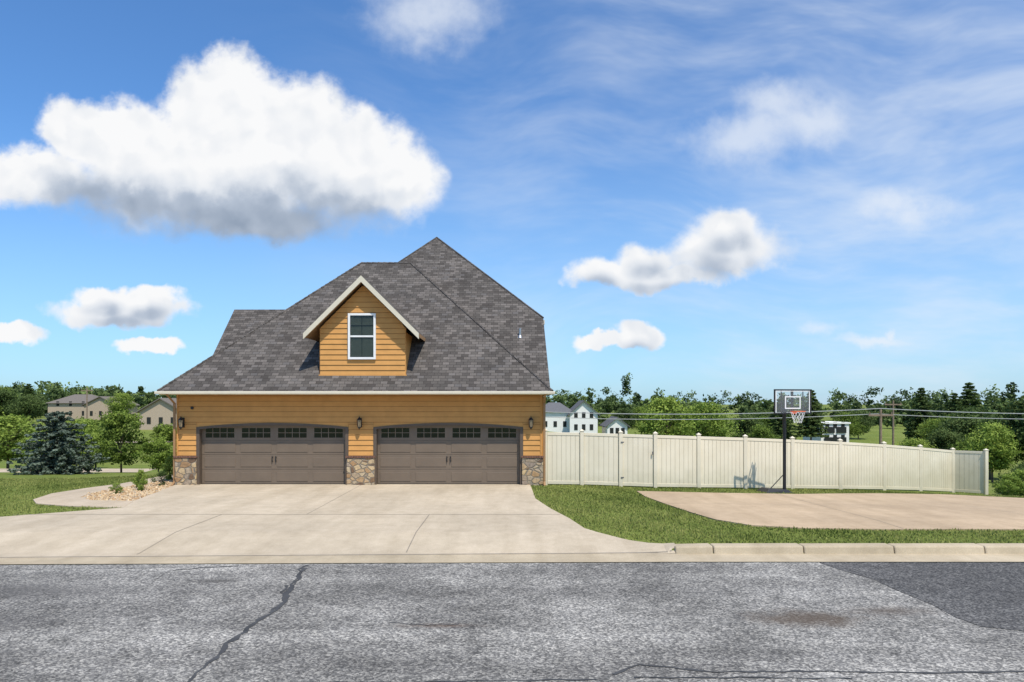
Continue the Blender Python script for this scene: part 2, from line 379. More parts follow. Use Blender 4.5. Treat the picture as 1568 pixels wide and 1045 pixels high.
def ribbon(name, pts, w, z, mat, jitter=.03, step=.12, seed=1, wv=.6):
    r = random.Random(seed); P = []
    for (x0, y0), (x1, y1) in zip(pts[:-1], pts[1:]):
        L = math.hypot(x1 - x0, y1 - y0); n = max(2, int(L / step))
        for k in range(n):
            t = k / n; P.append((x0 + (x1 - x0) * t + r.uniform(-jitter, jitter), y0 + (y1 - y0) * t + r.uniform(-jitter, jitter)))
    P.append(pts[-1]); m = MB(); L_, R_ = [], []
    for i, p in enumerate(P):
        a = P[max(i - 1, 0)]; c = P[min(i + 1, len(P) - 1)]
        d = Vector((c[0] - a[0], c[1] - a[1])); d.normalize()
        ww = w * r.uniform(1 - wv, 1 + wv) / 2; zz = zt(*p) + z
        L_.append((p[0] - d.y * ww, p[1] + d.x * ww, zz)); R_.append((p[0] + d.y * ww, p[1] - d.x * ww, zz))
    for i in range(len(P) - 1): m.poly([R_[i], R_[i + 1], L_[i + 1], L_[i]])
    return m.build(name, mat)
ck = empty('road_cracks')
for nm, pts, w, s, jt in (('crack', [(-3.72, 12.25), (-3.5, 10.9), (-3.35, 9.9), (-3.4, 9.2), (-3.45, 8.3), (-3.38, 7.0), (-3.5, 5)], .07, 2, .045),
                   ('crack', [(-3.62, 10.9), (-3.5, 10.4), (-3.3, 9.9), (-3.36, 9.5)], .05, 5, .04),
                   ('crack', [(-3.75, 12.2), (-3.62, 11.6), (-3.5, 10.9)], .03, 6, .05),
                   ('crack', [(-5.9, 11.9), (-5.5, 12.1), (-4.9, 12.25)], .03, 3, .03),
                   ('crack', [(-8.8, 12.0), (-7.4, 12.02), (-6.0, 12.1)], .015, 13, .02),
                   ('crack', [(1.1, 7.35), (1.4, 7.6), (1.75, 7.55), (2.1, 7.4), (3.2, 7.42), (4.6, 7.38), (6.5, 7.45)], .04, 4, .02),
                   ('crack', [(1.3, 7.25), (2.3, 7.25), (3.6, 7.22)], .03, 9, .02),
                   ('crack', [(-3.2, 7.1), (-1.2, 7.12), (.9, 7.2)], .022, 8, .02),
                   ('crack', [(-1.6, 9.05), (-1.1, 8.95), (-.7, 9.0)], .014, 14, .02)):
    o = ribbon(nm, pts, w, .011 + s * .0003, M['seal'], jitter=jt, seed=s); o.parent = ck

# ------------------------------------------------------------------ house
H = empty('orange_house')
W = 23.2
def siding(name, y, z0, z1, xl, xr, parent, ex=.178):
    m = MB(); z = z0
    while z < z1 - 1e-4:
        t = min(z + ex, z1)
        a0, b0, a1, b1 = xl(z), xr(z), xl(t), xr(t)
        if b0 - a0 < .01: break
        m.poly([(a0, y - .026, z + .011), (b0, y - .026, z + .011), (b1, y - .004, t), (a1, y - .004, t)])
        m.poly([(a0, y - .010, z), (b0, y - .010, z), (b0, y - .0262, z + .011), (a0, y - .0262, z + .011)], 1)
        z = t
    return m.build(name, [M['siding'], M['lapshade']], parent)
c_ = lambda v: (lambda z: v)
DL = (-10.61, -5.66); DR = (-4.60, .27)
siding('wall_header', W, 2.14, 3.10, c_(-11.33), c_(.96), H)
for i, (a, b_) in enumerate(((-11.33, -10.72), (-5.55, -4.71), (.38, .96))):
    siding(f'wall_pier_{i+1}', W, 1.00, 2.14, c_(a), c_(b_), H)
m = MB()
m.box(-11.37, 1.0, W + .001, W + .14, 2.14, 3.12)
for a, b_ in ((-11.37, -10.70), (-5.57, -4.69), (.36, 1.0)): m.box(a, b_, W + .001, W + .3, -.3, 2.139)
m.box(-11.37, -11.2, W + .3, 33, -.6, 3.1); m.box(.83, 1.0, W + .3, 33, -.6, 3.1)
m.build('wall_structure', M['siding'], H)
m = MB()
for a in (-11.385, .962): m.box(a, a + .055, W - .034, W + .0, 1.0, 3.08)
m.build('corner_boards', M['siding'], H)
m = MB()
for a, b_ in ((-11.43, -10.70), (-5.60, -4.66), (.34, 1.05)): m.box(a, b_, W - .11, W + .0005, -.1, .93)
m.build('stone_base', M['stone'], H, bevel=.015)
m = MB()
for a, b_ in ((-11.46, -10.68), (-5.63, -4.63), (.31, 1.08)):
    n = int((b_ - a) / .085)
    for k in range(n):
        x = a + (b_ - a) * k / n; m.box(x + .004, x + (b_ - a) / n - .004, W - .135, W - .001, .932, 1.0)
m.build('brick_cap', M['cap'], H, bevel=.006)
def arcz(x, a, b_, zs, zc):
    u = (x - (a + b_) / 2) / ((b_ - a) / 2); return zs + (zc - zs) * (1 - u * u)
gm, gnt, gb = base('door_glass'); gb.inputs['Base Color'].default_value = (.006, .007, .008, 1); gb.inputs['Roughness'].default_value = .08
for di, (a, b_) in enumerate((DL, DR)):
    G = empty(f'garage_door_{di+1}'); G.parent = H
    xs = np.linspace(a - .09, b_ + .09, 25); m = MB(); t = MB()
    for x0, x1 in zip(xs[:-1], xs[1:]):
        o0, o1 = arcz(x0, a - .09, b_ + .09, 1.98, 2.12), arcz(x1, a - .09, b_ + .09, 1.98, 2.12)
        m.prism_y([(x0, o0), (x1, o1), (x1, 2.139), (x0, 2.139)], W - .01, W + .12)
        t.prism_y([(x0, o0 - .085), (x1, o1 - .085), (x1, o1), (x0, o0)], W - .03, W + .16)
    m.build('arch_infill', M['siding'], G)
    t.box(a - .11, a - .001, W - .028, W + .2, 0.02, 1.975); t.box(b_ + .001, b_ + .11, W - .028, W + .2, .02, 1.975)
    t.build('door_trim', M['doorframe'], G)
    y = W + .16; m = MB()
    sh = .53; n = 4; cw = (b_ - a) / 4
    for r in range(3):
        z0 = .03 + r * sh * .94; z1 = z0 + sh * .94 - .012
        m.box(a, b_, y, y + .04, z0, z1)
        for c in range(4):
            x0 = a + c * cw + .09; x1 = a + (c + 1) * cw - .09
            m.box(x0, x1, y - .014, y + .001, z0 + .085, z1 - .085)
    m.box(a, b_, y + .01, y + .05, .0, 2.1)
    m.build('door_panels', M['door'], G, bevel=.008)
    zb = .03 + 3 * sh * .94; m = MB(); g = MB()
    m.box(a, b_, y, y + .0095, zb, zb + .085)
    m.box(a, b_, y, y + .0095, 1.94, 2.1)
    for c in range(4):
        x0 = a + c * cw; x1 = x0 + cw
        m.box(x0, x0 + .13, y, y + .0095, zb + .086, 1.939); m.box(x1 - .13, x1, y, y + .0095, zb + .086, 1.939)
        g.box(x0 + .13, x1 - .13, y + .004, y + .0092, zb + .087, 1.938)
        for k in (1, 2, 3):
            xm = x0 + .13 + (cw - .26) * k / 4; m.box(xm - .011, xm + .011, y - .004, y + .003, zb + .087, 1.938)
        m.box(x0 + .131, x1 - .131, y - .0045, y + .0035, (zb + 2.03) / 2 - .01, (zb + 2.03) / 2 + .01)
    m.build('door_top_frame', M['door'], G)
    g.build('door_windows', gm, G)
    m = MB(); xc = (a + b_) / 2
    for s in (-.06, .06):
        m.box(xc + s - .012, xc + s + .012, y - .05, y - .03, .78, .98); m.box(xc + s - .02, xc + s + .02, y - .03, y + .001, .80, .83); m.box(xc + s - .02, xc + s + .02, y - .03, y + .001, .93, .96)
    m.build('door_handles', M['black'], G, bevel=.004)
    m = MB(); m.box(a, b_, y - .01, y + .03, .0, .03); m.build('door_seal', M['black'], G)
p = .972
def roofA():
    x0, x1, y0, z0 = -11.72, 1.34, 22.58, 3.19; t = 5.52; y1 = y0 + 2 * t; zr = z0 + p * t
    a, b_, c, d = (x0, y0, z0), (x1, y0, z0), (x1, y1, z0), (x0, y1, z0); e, f = (x0 + t, y0 + t, zr), (x1 - t, y0 + t, zr)
    m = MB(); m.poly([a, b_, f, e]).poly([b_, c, f]).poly([c, d, e, f]).poly([d, a, e])
    m.build('roof_garage', M['shingle'], H)
    h = MB()
    for q, r in ((a, e), (b_, f), (e, f), (d, e)):
        q = Vector(q); r = Vector(r); n = int((r - q).length / .22); rd = random.Random(5)
        for k in range(n): h.tube(q.lerp(r, k / n), q.lerp(r, (k + 1.05) / n), .048 + rd.uniform(-.004, .004), .036, n=6)
    h.build('hip_caps', M['shingle'], H)
roofA()
bx, by, bz = -3.41, 30.95, 10.30
m = MB()
P3 = (1.335, 23.6, 3.19); P2 = (1.22, 26.64, 6.12); PK = (bx, by, bz); PKb = (bx, 34.5, bz)
m.poly([(-8, 23.6, 3.19), P3, P2, PK, (-8, by - 4.59, bz - 4.46)])
m.poly([P2, (1.22, 38.6, 6.12), PKb, PK]); m.poly([(1.22, 38.6, 6.12), (-8, 38.6, 6.12), PKb]); m.poly([(-8, 38.6, 6.12), (-8, by - 4.59, bz - 4.46), PK, PKb])
m.build('roof_main', M['shingle'], H)
m = MB()
for q, r in ((P2, PK), (PK, (-8, by - 4.59, bz - 4.46)), (PK, PKb)): m.tube(q, r, .04, n=6)
m.build('main_hip_caps', M['shingle'], H)
m = MB(); m.box(-7.8, 1.1, 26.8, 38.3, -1.5, 6.05); m.box(1.0, 1.1, 23.75, 26.8, -1, 3.1)
m.poly([(1.1, 23.8, 3.1), (1.1, 26.8, 3.1), (1.1, 26.8, 6.05)]); m.build('main_walls', M['siding'], H)
m = MB(); m.box(1.12, 1.28, 26.75, 38.5, 5.90, 6.05)
m.build('main_fascia', M['cream'], H)
m = MB(); m.hexa([(1.20, 23.6, 3.05), (1.30, 23.6, 3.05), (1.19, 26.64, 5.97), (1.09, 26.64, 5.97), (1.20, 23.6, 3.17), (1.30, 23.6, 3.17), (1.19, 26.64, 6.09), (1.09, 26.64, 6.09)])
m.build('main_rake', M['greyroof'], H)
m = MB(); m.poly([(-12.2, 26.28, 3.2), (-6, 26.28, 3.2), (-6, 30, 6.91), (-12.2, 30, 6.91)]); m.poly([(-6, 33.7, 3.2), (-12.2, 33.7, 3.2), (-12.2, 30, 6.91), (-6, 30, 6.91)])
m.build('roof_wing', M['shingle'], H)
m = MB(); m.box(-12.0, -7.7, 26.7, 33.3, -1.5, 3.2); m.poly([(-12, 33.3, 3.2), (-12, 26.7, 3.2), (-12, 30, 6.5)]); m.build('wing_walls', M['siding'], H)
m = MB()
m.hexa([(-12.2, 26.28, 3.06), (-12.16, 26.28, 3.06), (-12.16, 30, 6.77), (-12.2, 30, 6.77), (-12.2, 26.28, 3.195), (-12.16, 26.28, 3.195), (-12.16, 30, 6.9), (-12.2, 30, 6.9)])
m.build('wing_rake', M['cream'], H)
m = MB(); m.box(-11.66, 1.28, 22.66, W + .0, 3.085, 3.115); m.box(-11.66, -11.37, W, 33, 3.085, 3.115); m.box(1.0, 1.28, W, 33, 3.085, 3.115)
m.build('soffit', M['soffit'], H)
m = MB(); m.box(-11.72, 1.34, 22.50, 22.60, 3.09, 3.185); m.box(-11.80, -11.70, 22.50, 33.4, 3.09, 3.183); m.box(1.33, 1.42, 22.50, 33.4, 3.09, 3.183)
m.box(-11.70, 1.33, 22.605, 22.65, 3.07, 3.18)
m.build('gutter', M['cream'], H, bevel=.015)
m = MB()
for x, mi in ((-11.47, 0), (1.06, 0)):
    m.box(x, x + .075, W - .11, W - .05, .12, 2.80); m.hexa([(x, W - .11, 2.78), (x + .075, W - .11, 2.78), (x + .075, W - .05, 2.78), (x, W - .05, 2.78), (x, 22.54, 3.1), (x + .075, 22.54, 3.1), (x + .075, 22.6, 3.1), (x, 22.6, 3.1)])
    m.hexa([(x, W - .3, .03), (x + .075, W - .3, .03), (x + .075, W - .24, .0), (x, W - .24, .0), (x, W - .11, .14), (x + .075, W - .11, .14), (x + .075, W - .05, .14), (x, W - .05, .14)])
m.build('downspouts', M['soffit'], H, bevel=.01)
DX = -5.04; DY = 23.16; D = empty('dormer'); D.parent = H
zp = 6.78
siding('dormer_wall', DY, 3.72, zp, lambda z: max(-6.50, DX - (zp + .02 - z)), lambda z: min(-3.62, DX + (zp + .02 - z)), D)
m = MB(); m.prism_y([(-6.52, 3.55), (-3.60, 3.55), (-3.60, 5.33), (DX, zp - .02), (-6.52, 5.33)], DY + .001, DY + .05)
m.box(-6.52, -6.47, DY + .05, 25.2, 3.3, 5.2); m.box(-3.65, -3.60, DY + .05, 25.2, 3.3, 5.2); m.build('dormer_structure', M['siding'], D)
m = MB(); m.box(-6.55, -3.57, DY - .035, DY + .01, 3.66, 3.76); m.build('dormer_skirt', M['siding'], D)
m = MB(); s = MB(); r_ = MB(); yf0 = 22.80
for sg in (-1, 1):
    E = (DX + sg * 1.93, 5.13); K = (DX, 7.06)
    tp = [(E[0], yf0, E[1]), (K[0], yf0, K[1]), (K[0], 26.7, K[1]), (E[0], 24.75, E[1])]
    if sg > 0: tp = tp[::-1]
    m.poly(tp[::-1])
    lo = [(a, b_, c - .13) for a, b_, c in tp]; s.poly(lo)
    s.poly([(E[0], yf0, E[1] - .13), (E[0], 24.75, E[1] - .13), (E[0], 24.75, E[1]), (E[0], yf0, E[1])])
    q = [(E[0], E[1] - .20), (E[0] + (-.0), E[1] - .005), (K[0], K[1] - .005), (K[0], K[1] - .22)]
    if sg < 0: q = q[::-1]
    r_.prism_y(q, yf0 - .03, yf0 + .03)
m.build('dormer_roof', M['shingle'], D); s.build('dormer_soffit', M['soffit'], D); r_.build('dormer_rake', M['cream'], D)
m = MB(); x0, x1, z0, z1 = -5.55, -4.61, 4.27, 5.83; y = DY
m.box(x0, x0 + .075, y - .09, y + .0, z0, z1); m.box(x1 - .075, x1, y - .09, y, z0, z1); m.box(x0 + .075, x1 - .075, y - .09, y, z1 - .075, z1); m.box(x0 + .075, x1 - .075, y - .09, y, z0, z0 + .075)
m.box(x0 + .076, x1 - .076, y - .08, y - .0, 5.02, 5.08); m.build('dormer_window_frame', M['white'], D, bevel=.006)
m = MB()
for zz in list(np.arange(z0 + .1, z1 - .1, .036)): m.hexa([(x0 + .09, y - .05, zz), (x1 - .09, y - .05, zz), (x1 - .09, y - .038, zz + .027), (x0 + .09, y - .038, zz + .027), (x0 + .09, y - .048, zz + .002), (x1 - .09, y - .048, zz + .002), (x1 - .09, y - .036, zz + .029), (x0 + .09, y - .036, zz + .029)])
m.build('window_blinds', M['blinds'], D)
m = MB()
for k in (.5,): m.box(x0 + (x1 - x0) * k - .01, x0 + (x1 - x0) * k + .01, y - .060, y - .056, z0 + .08, z1 - .08)
for zz in (5.42,): m.box(x0 + .08, x1 - .08, y - .0605, y - .0565, zz - .01, zz + .01)
m.build('window_muntins', M['greyroof'], D)
m = MB(); m.box(x0 + .0755, x1 - .0755, y - .068, y - .064, z0 + .0755, z1 - .0755); m.build('window_glass', M['glass'], D)
m = MB(); m.box(x0 + .05, x1 - .05, y - .029, y - .027, z0 + .05, z1 - .05); m.build('window_dark', M['dark'], D)
m = MB(); m.tube((.3, 25.8, 5.1), (.3, 25.8, 5.62), .045, n=10); m.tube((.3, 25.8, 5.25), (.3, 25.8, 5.36), .10, .06, n=10); m.build('vent_pipe', M['steel'], H)
m = MB(); m.box(-10.9, -10.8, W - .08, W - .02, 2.58, 2.68); m.build('security_camera', M['black'], H, bevel=.03)
def lantern(x, z):
    L = empty('wall_lantern'); L.parent = H
    m = MB(); y = W - .02
    m.box(x - .055, x + .055, y - .03, y, z - .16, z + .16); yc = y - .16
    m.tube((x, y - .02, z + .1), (x, yc, z + .22), .012, n=6); m.tube((x, yc, z + .22), (x, yc, z + .16), .012, n=6)
    m.tube((x, yc, z + .09), (x, yc, z + .18), .10, .015, n=6); m.tube((x, yc, z - .17), (x, yc, z - .14), .055, .06, n=6); m.tube((x, yc, z - .23), (x, yc, z - .17), .008, .05, n=6)
    for k in range(6):
        t = math.pi / 3 * k; m.tube((x + .055 * math.cos(t), yc + .055 * math.sin(t), z - .14), (x + .085 * math.cos(t), yc + .085 * math.sin(t), z + .09), .008, n=4)
    m.build('lantern_frame', M['black'], L)
    m = MB(); m.tube((x, yc, z - .14), (x, yc, z + .09), .045, .072, n=6); m.build('lantern_glass', M['lampglass'], L)
for x in (-11.17, -5.15, .64): lantern(x, 2.13)

# ------------------------------------------------------------------ fence
F = empty('vinyl_fence')
posts = [(1.14, 23.25), (2.38, 23.25), (3.70, 23.25), (4.88, 23.25), (6.45, 23.6), (8.23, 24.1), (10.14, 24.7), (12.3, 25.6), (14.6, 26.8), (16.8, 28.1), (18.85, 29.2), (19.75, 28.45)]
pm = MB(); cm = MB(); bm_ = MB(); rm = MB(); gm_ = MB()
FH = 1.80
for x, y in posts:
    z = zt(x, y); h = .064; pm.box(x - h, x + h, y - h, y + h, z - .1, z + FH + .05)
    cm.box(x - .078, x + .078, y - .078, y + .078, z + FH + .05, z + FH + .07)
    i = len(cm.v); cm.v += [(x - .07, y - .07, z + FH + .07), (x + .07, y - .07, z + FH + .07), (x + .07, y + .07, z + FH + .07), (x - .07, y + .07, z + FH + .07), (x, y, z + FH + .125)]
    for f in ((0, 1, 4), (1, 2, 4), (2, 3, 4), (3, 0, 4)): cm.f.append(tuple(i + k for k in f)); cm.m.append(0)
def span(mb, A, B, t0, t1, off, h0, h1, th):
    ax, ay = A; bx_, by_ = B; d = Vector((bx_ - ax, by_ - ay)); n = Vector((-d.y, d.x)).normalized()
    za, zb = zt(*A), zt(*B); P = []
    for hh in (h0, h1):
        for t, s in ((t0, -1), (t1, -1), (t1, 1), (t0, 1)):
            x = ax + d.x * t + n.x * (off + s * th / 2); y = ay + d.y * t + n.y * (off + s * th / 2); P.append((x, y, za + (zb - za) * t + hh))
    mb.hexa(P)
for i, (A, B) in enumerate(zip(posts[:-1], posts[1:])):
    L = math.hypot(B[0] - A[0], B[1] - A[1]); e = .07 / L
    n = max(4, int((L - .14) / .155))
    for k in range(n):
        t0 = e + (1 - 2 * e) * k / n; t1 = e + (1 - 2 * e) * (k + 1) / n
        span(bm_, A, B, t0 + .005 / L, t1 - .005 / L, 0, .07, FH - .04, .022)
    span(rm, A, B, e, 1 - e, 0, .04, .15, .05); span(rm, A, B, e, 1 - e, 0, FH - .10, FH, .05)
    span(gm_, A, B, e, 1 - e, .004, .1, FH - .1, .008)
pm.build('posts', M['vinyl'], F, bevel=.006); cm.build('post_caps', M['vinyl'], F); bm_.build('boards', M['vinyl'], F); rm.build('rails', M['vinyl'], F, bevel=.006)
M['groove'] = simple('fence_groove', (.45, .41, .30), .8, .05); gm_.build('board_backing', M['groove'], F)
m = MB(); z = zt(3.7, 23.2)
for zz in (.3, 1.5): m.box(3.70, 3.80, 23.17, 23.19, z + zz, z + zz + .04)
m.box(4.76, 4.80, 23.16, 23.19, z + 1.1, z + 1.2); m.build('gate_hardware', M['greyroof'], F)

# ------------------------------------------------------------------ basketball hoop
B = empty('basketball_hoop'); hx, hy = 9.2, 23.05; hz = zt(hx, hy)
fv = Vector((.15, -.989, 0)); sv = Vector((.989, .15, 0)); O = Vector((hx, hy, 0))
def hp(s, f, z): return tuple(O + sv * s + fv * f + Vector((0, 0, z)))
def hbox(mb, s0, s1, f0, f1, z0, z1): mb.hexa([hp(s0, f1, z0), hp(s1, f1, z0), hp(s1, f0, z0), hp(s0, f0, z0), hp(s0, f1, z1), hp(s1, f1, z1), hp(s1, f0, z1), hp(s0, f0, z1)])
m = MB(); m.tube(hp(0, 0, hz), hp(0, 0, 2.2), .055, n=12); m.tube(hp(0, 0, 2.2), hp(0, .06, 2.95), .05, n=12)
for s in (-.06, .06):
    m.tube(hp(s, -.12, 2.62), hp(s * 2, .47, 2.5), .018, n=6); m.tube(hp(s, -.02, 2.95), hp(s * 2, .47, 3.05), .018, n=6)
m.tube(hp(0, -.1, 2.62), hp(0, -.08, 1.9), .022, n=6)
m.build('pole', M['black'], B)
m = MB(); m.hexa([hp(-.85, .35, hz + .02), hp(.15, .3, hz + .02), hp(.15, -.3, hz + .02), hp(-.85, -.4, hz + .02), hp(-.68, .22, hz + .17), hp(.06, .12, hz + .12), hp(.06, -.12, hz + .12), hp(-.68, -.28, hz + .17)])
m.tube(hp(-.5, 0, hz + .16), hp(0, 0, hz + .65), .018, n=6); m.build('base', M['black'], B, bevel=.04)
b0, b1 = 2.43, 3.25; hw = .66
m = MB(); hbox(m, -hw + .03, hw - .03, .490, .50, b0 + .03, b1 - .03); m.build('backboard', M['acrylic'], B)
m = MB()
for s0, s1, z0, z1 in ((-hw, hw, b0, b0 + .04), (-hw, hw, b1 - .04, b1), (-hw, -hw + .04, b0 + .04, b1 - .04), (hw - .04, hw, b0 + .04, b1 - .04)): hbox(m, s0, s1, .475, .515, z0, z1)
hbox(m, -.04, .04, .44, .474, b0, b1); hbox(m, -.4, -.37, .455, .474, b0 + .04, b1 - .04); hbox(m, .37, .4, .455, .474, b0 + .04, b1 - .04)
m.build('backboard_frame', M['black'], B)
m = MB()
for s0, s1, z0, z1 in ((-.28, .28, 2.6, 2.64), (-.28, .28, 2.98, 3.02), (-.28, -.24, 2.64, 2.98), (.24, .28, 2.64, 2.98), (-hw + .05, hw - .05, b1 - .075, b1 - .045), (-hw + .05, -hw + .08, b0 + .05, b1 - .08), (hw - .08, hw - .05, b0 + .05, b1 - .08)): hbox(m, s0, s1, .501, .506, z0, z1)
m.build('target_square', M['white'], B)
m = MB(); rc, rr, rz = .80, .225, 2.52
for k in range(20):
    a, b_ = 2 * math.pi * k / 20, 2 * math.pi * (k + 1) / 20
    m.tube(hp(rr * math.cos(a), rc + rr * math.sin(a), rz), hp(rr * math.cos(b_), rc + rr * math.sin(b_), rz), .013, n=6)
hbox(m, -.08, .08, .51, .60, rz - .08, rz + .01); m.build('rim', M['rust'], B)
m = MB(); nn = 12
def np_(k, l):
    r = rr * (1 - .13 * l); a = 2 * math.pi * (k + .5 * (l % 2)) / nn; return hp(r * math.cos(a), rc + r * math.sin(a), rz - .095 * l)
for l in range(4):
    for k in range(nn):
        m.tube(np_(k, l), np_(k, l + 1), .006, n=3); m.tube(np_(k, l), np_(k + (1 if l % 2 else -1), l + 1), .006, n=3)
m.build('net', M['net'], B)

# ------------------------------------------------------------------ foliage
def leaves(centers, radii, tints, n, size, rg, flat=1.0, shell=.45):
    C = np.repeat(centers, n, 0); Rr = np.repeat(radii, n, 0); T = np.repeat(tints, n)
    d = rg.normal(size=C.shape); d /= np.linalg.norm(d, axis=1)[:, None]
    rad = (shell + (1 - shell) * rg.random(len(C)))[:, None] * (1 + .15 * rg.normal(size=(len(C), 1)))
    Pp = C + d * rad * Rr
    a = rg.normal(size=C.shape) ; a[:, 2] *= flat; a /= np.linalg.norm(a, axis=1)[:, None]
    b = np.cross(a, d + .5 * rg.normal(size=C.shape)); b /= (np.linalg.norm(b, axis=1)[:, None] + 1e-6)
    s = (size * (.6 + .8 * rg.random(len(C))))[:, None]
    V = np.stack([Pp - a * s * .5, Pp - b * s * .32, Pp + a * s * .5, Pp + b * s * .32], 1).reshape(-1, 3)
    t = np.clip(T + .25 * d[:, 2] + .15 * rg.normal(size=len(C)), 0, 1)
    return V, t
def quadmesh(name, V, tint, mats, extra=None):
    nq = len(V) // 4; ev, ef = ([], []) if extra is None else (extra.v, extra.f)
    me = bpy.data.meshes.new(name)
    allv = np.concatenate([V, np.array(ev).reshape(-1, 3)]) if ev else V
    ql = [f for f in ef if len(f) == 4]
    li = np.concatenate([np.arange(nq * 4), (np.array(ql).ravel() + nq * 4 if ql else np.array([], int))]).astype(np.int32)
    nf = nq + len(ql)
    me.vertices.add(len(allv)); me.vertices.foreach_set('co', allv.astype(np.float32).ravel())
    me.loops.add(len(li)); me.loops.foreach_set('vertex_index', li)
    me.polygons.add(nf); me.polygons.foreach_set('loop_start', np.arange(nf, dtype=np.int32) * 4)
    for mm in mats: me.materials.append(mm)
    me.polygons.foreach_set('material_index', np.array([0] * nq + [1] * len(ql), dtype=np.int32))
    at = me.attributes.new('tint', 'FLOAT', 'FACE'); at.data.foreach_set('value', np.concatenate([tint, np.zeros(len(ql))]).astype(np.float32))
    me.update(calc_edges=True); me.validate(); return me
def crown_tree(name, H_, W_, seed, mat, k=46, n=130, size=.17, base_h=.22, trunk=.12, top=1.0):
    rg = np.random.default_rng(seed); cs = []; rs = []; ts = []
    zc = H_ * (base_h + 1) / 2; hz_ = H_ * (1 - base_h) / 2
    ex = MB(); lean = rg.normal(size=2) * .03 * H_
    ex.tube((0, 0, -.3), (lean[0] * .4, lean[1] * .4, H_ * .45), trunk, trunk * .6, n=8)
    ex.tube((lean[0] * .4, lean[1] * .4, H_ * .45), (lean[0], lean[1], H_ * .85), trunk * .6, trunk * .15, n=6)
    for i in range(k):
        th = rg.random() * 2 * math.pi; u = rg.uniform(-1, 1); r = rg.random() ** .45
        prof = math.sqrt(max(0, 1 - u * u)) * (1 - .18 * u)
        irr = 1 + .22 * math.sin(3 * th + seed) + .12 * rg.normal()
        rr_ = .86 * r * prof * irr * W_ / 2
        c = np.array([math.cos(th) * rr_, math.sin(th) * rr_, zc + u * hz_ * .86])
        rad = (.12 + .10 * rg.random()) * W_
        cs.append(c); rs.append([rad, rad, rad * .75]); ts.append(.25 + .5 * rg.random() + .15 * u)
        if i % 3 == 0: ex.tube((lean[0] * .4, lean[1] * .4, H_ * rg.uniform(.2, .5)), tuple(c), trunk * .3, trunk * .08, n=5)
    V, t = leaves(np.array(cs), np.array(rs), np.array(ts), n, size, rg)
    return quadmesh(name, V, t, [mat, M['bark']], ex)
def cone_tree(name, H_, W_, seed, mat, rows=16, n=36, size=.14, low=.03, rnd=False):
    rg = np.random.default_rng(seed); cs = []; rs = []; ts = []
    ex = MB(); ex.tube((0, 0, -.3), (0, 0, H_ * .95), .09 * W_ / 3, .01, n=7)
    for r in range(rows):
        f = r / rows; z = H_ * (low + (1 - low) * f); R_ = W_ / 2 * ((1 - f ** 2.3) ** .72 if rnd else (1 - f) ** .8)
        nb = max(4, int(13 * (1 - f * .7)))
        for k in range(nb):
            th = 2 * math.pi * (k + rg.random() * .7) / nb; L = R_ * (.7 + .45 * rg.random())
            for q in np.linspace(.25, 1, 4):
                cs.append([math.cos(th) * L * q, math.sin(th) * L * q, z - .10 * L * q + .04 * rg.normal()])
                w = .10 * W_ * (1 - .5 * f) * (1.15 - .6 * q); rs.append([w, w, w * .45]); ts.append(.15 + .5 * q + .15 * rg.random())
            ex.tube((0, 0, z), (math.cos(th) * L, math.sin(th) * L, z - .1 * L), .012 * W_ / 3, .004, n=4)
    V, t = leaves(np.array(cs), np.array(rs), np.array(ts), n, size, rg, .5, .2)
    return quadmesh(name, V, t, [mat, M['bark']], ex)
def put(name, me, x, y, s=(1, 1, 1), rot=0, dz=0, z=None):
    o = bpy.data.objects.new(name, me); o.location = (x, y, (zt(x, y) if z is None else z) + dz); o.scale = s; o.rotation_euler = (0, 0, rot); col.objects.link(o); return o
T1 = crown_tree('treeA', 7, 7, 1, M['leaf'], 60, 150, .26)
T2 = crown_tree('treeB', 7, 6, 2, M['leafl'], 60, 150, .24)
T3 = crown_tree('treeC', 7, 6.5, 3, M['leafd'], 60, 150, .27)
SM = crown_tree('sapling', 3, 2.2, 4, M['leaf'], 40, 130, .12, .14, .05)
SL = crown_tree('saplingL', 3, 2.4, 8, M['leafl'], 40, 120, .13, .1, .05)
BU = crown_tree('bush', 1, 1, 5, M['leafl'], 26, 90, .06, .02, .03)
BD = crown_tree('bushd', 1, 1.1, 6, M['leafd'], 26, 110, .05, .02, .03)
SP = cone_tree('spruce', 3.05, 3.5, 7, M['spruce'], 14, 42, .13, rnd=True)
PN = cone_tree('pine', 9, 4.5, 9, M['leafd'], 16, 16, .4, .25)
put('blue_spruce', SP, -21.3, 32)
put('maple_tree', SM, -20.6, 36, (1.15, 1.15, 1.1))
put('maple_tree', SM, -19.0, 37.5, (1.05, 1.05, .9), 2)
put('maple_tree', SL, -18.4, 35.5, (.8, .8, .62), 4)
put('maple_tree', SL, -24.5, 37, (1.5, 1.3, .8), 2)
put('shade_tree', T2, -32.5, 44, (.85, .6, .52), 1)
put('shade_tree', T2, -30.5, 50, (.7, .6, .40), 2)
put('shade_tree', T2, -37, 58, (.8, .6, .6), 3)
put('shade_tree', T1, -41, 66, (.8, .6, .6), 3.6)
put('shrub', BU, -11.75, 21.6, (.5, .5, .72)); put('shrub', BU, -12.2, 22.3, (.42, .42, .40), 1)
put('shrub', BU, -12.1, 20.9, (.4, .4, .35), 2); put('boxwood_shrub', BD, -11.75, 22.9, (.5, .5, .5), 1); put('shrub', BU, -12.35, 24.6, (.6, .6, .9), 3)
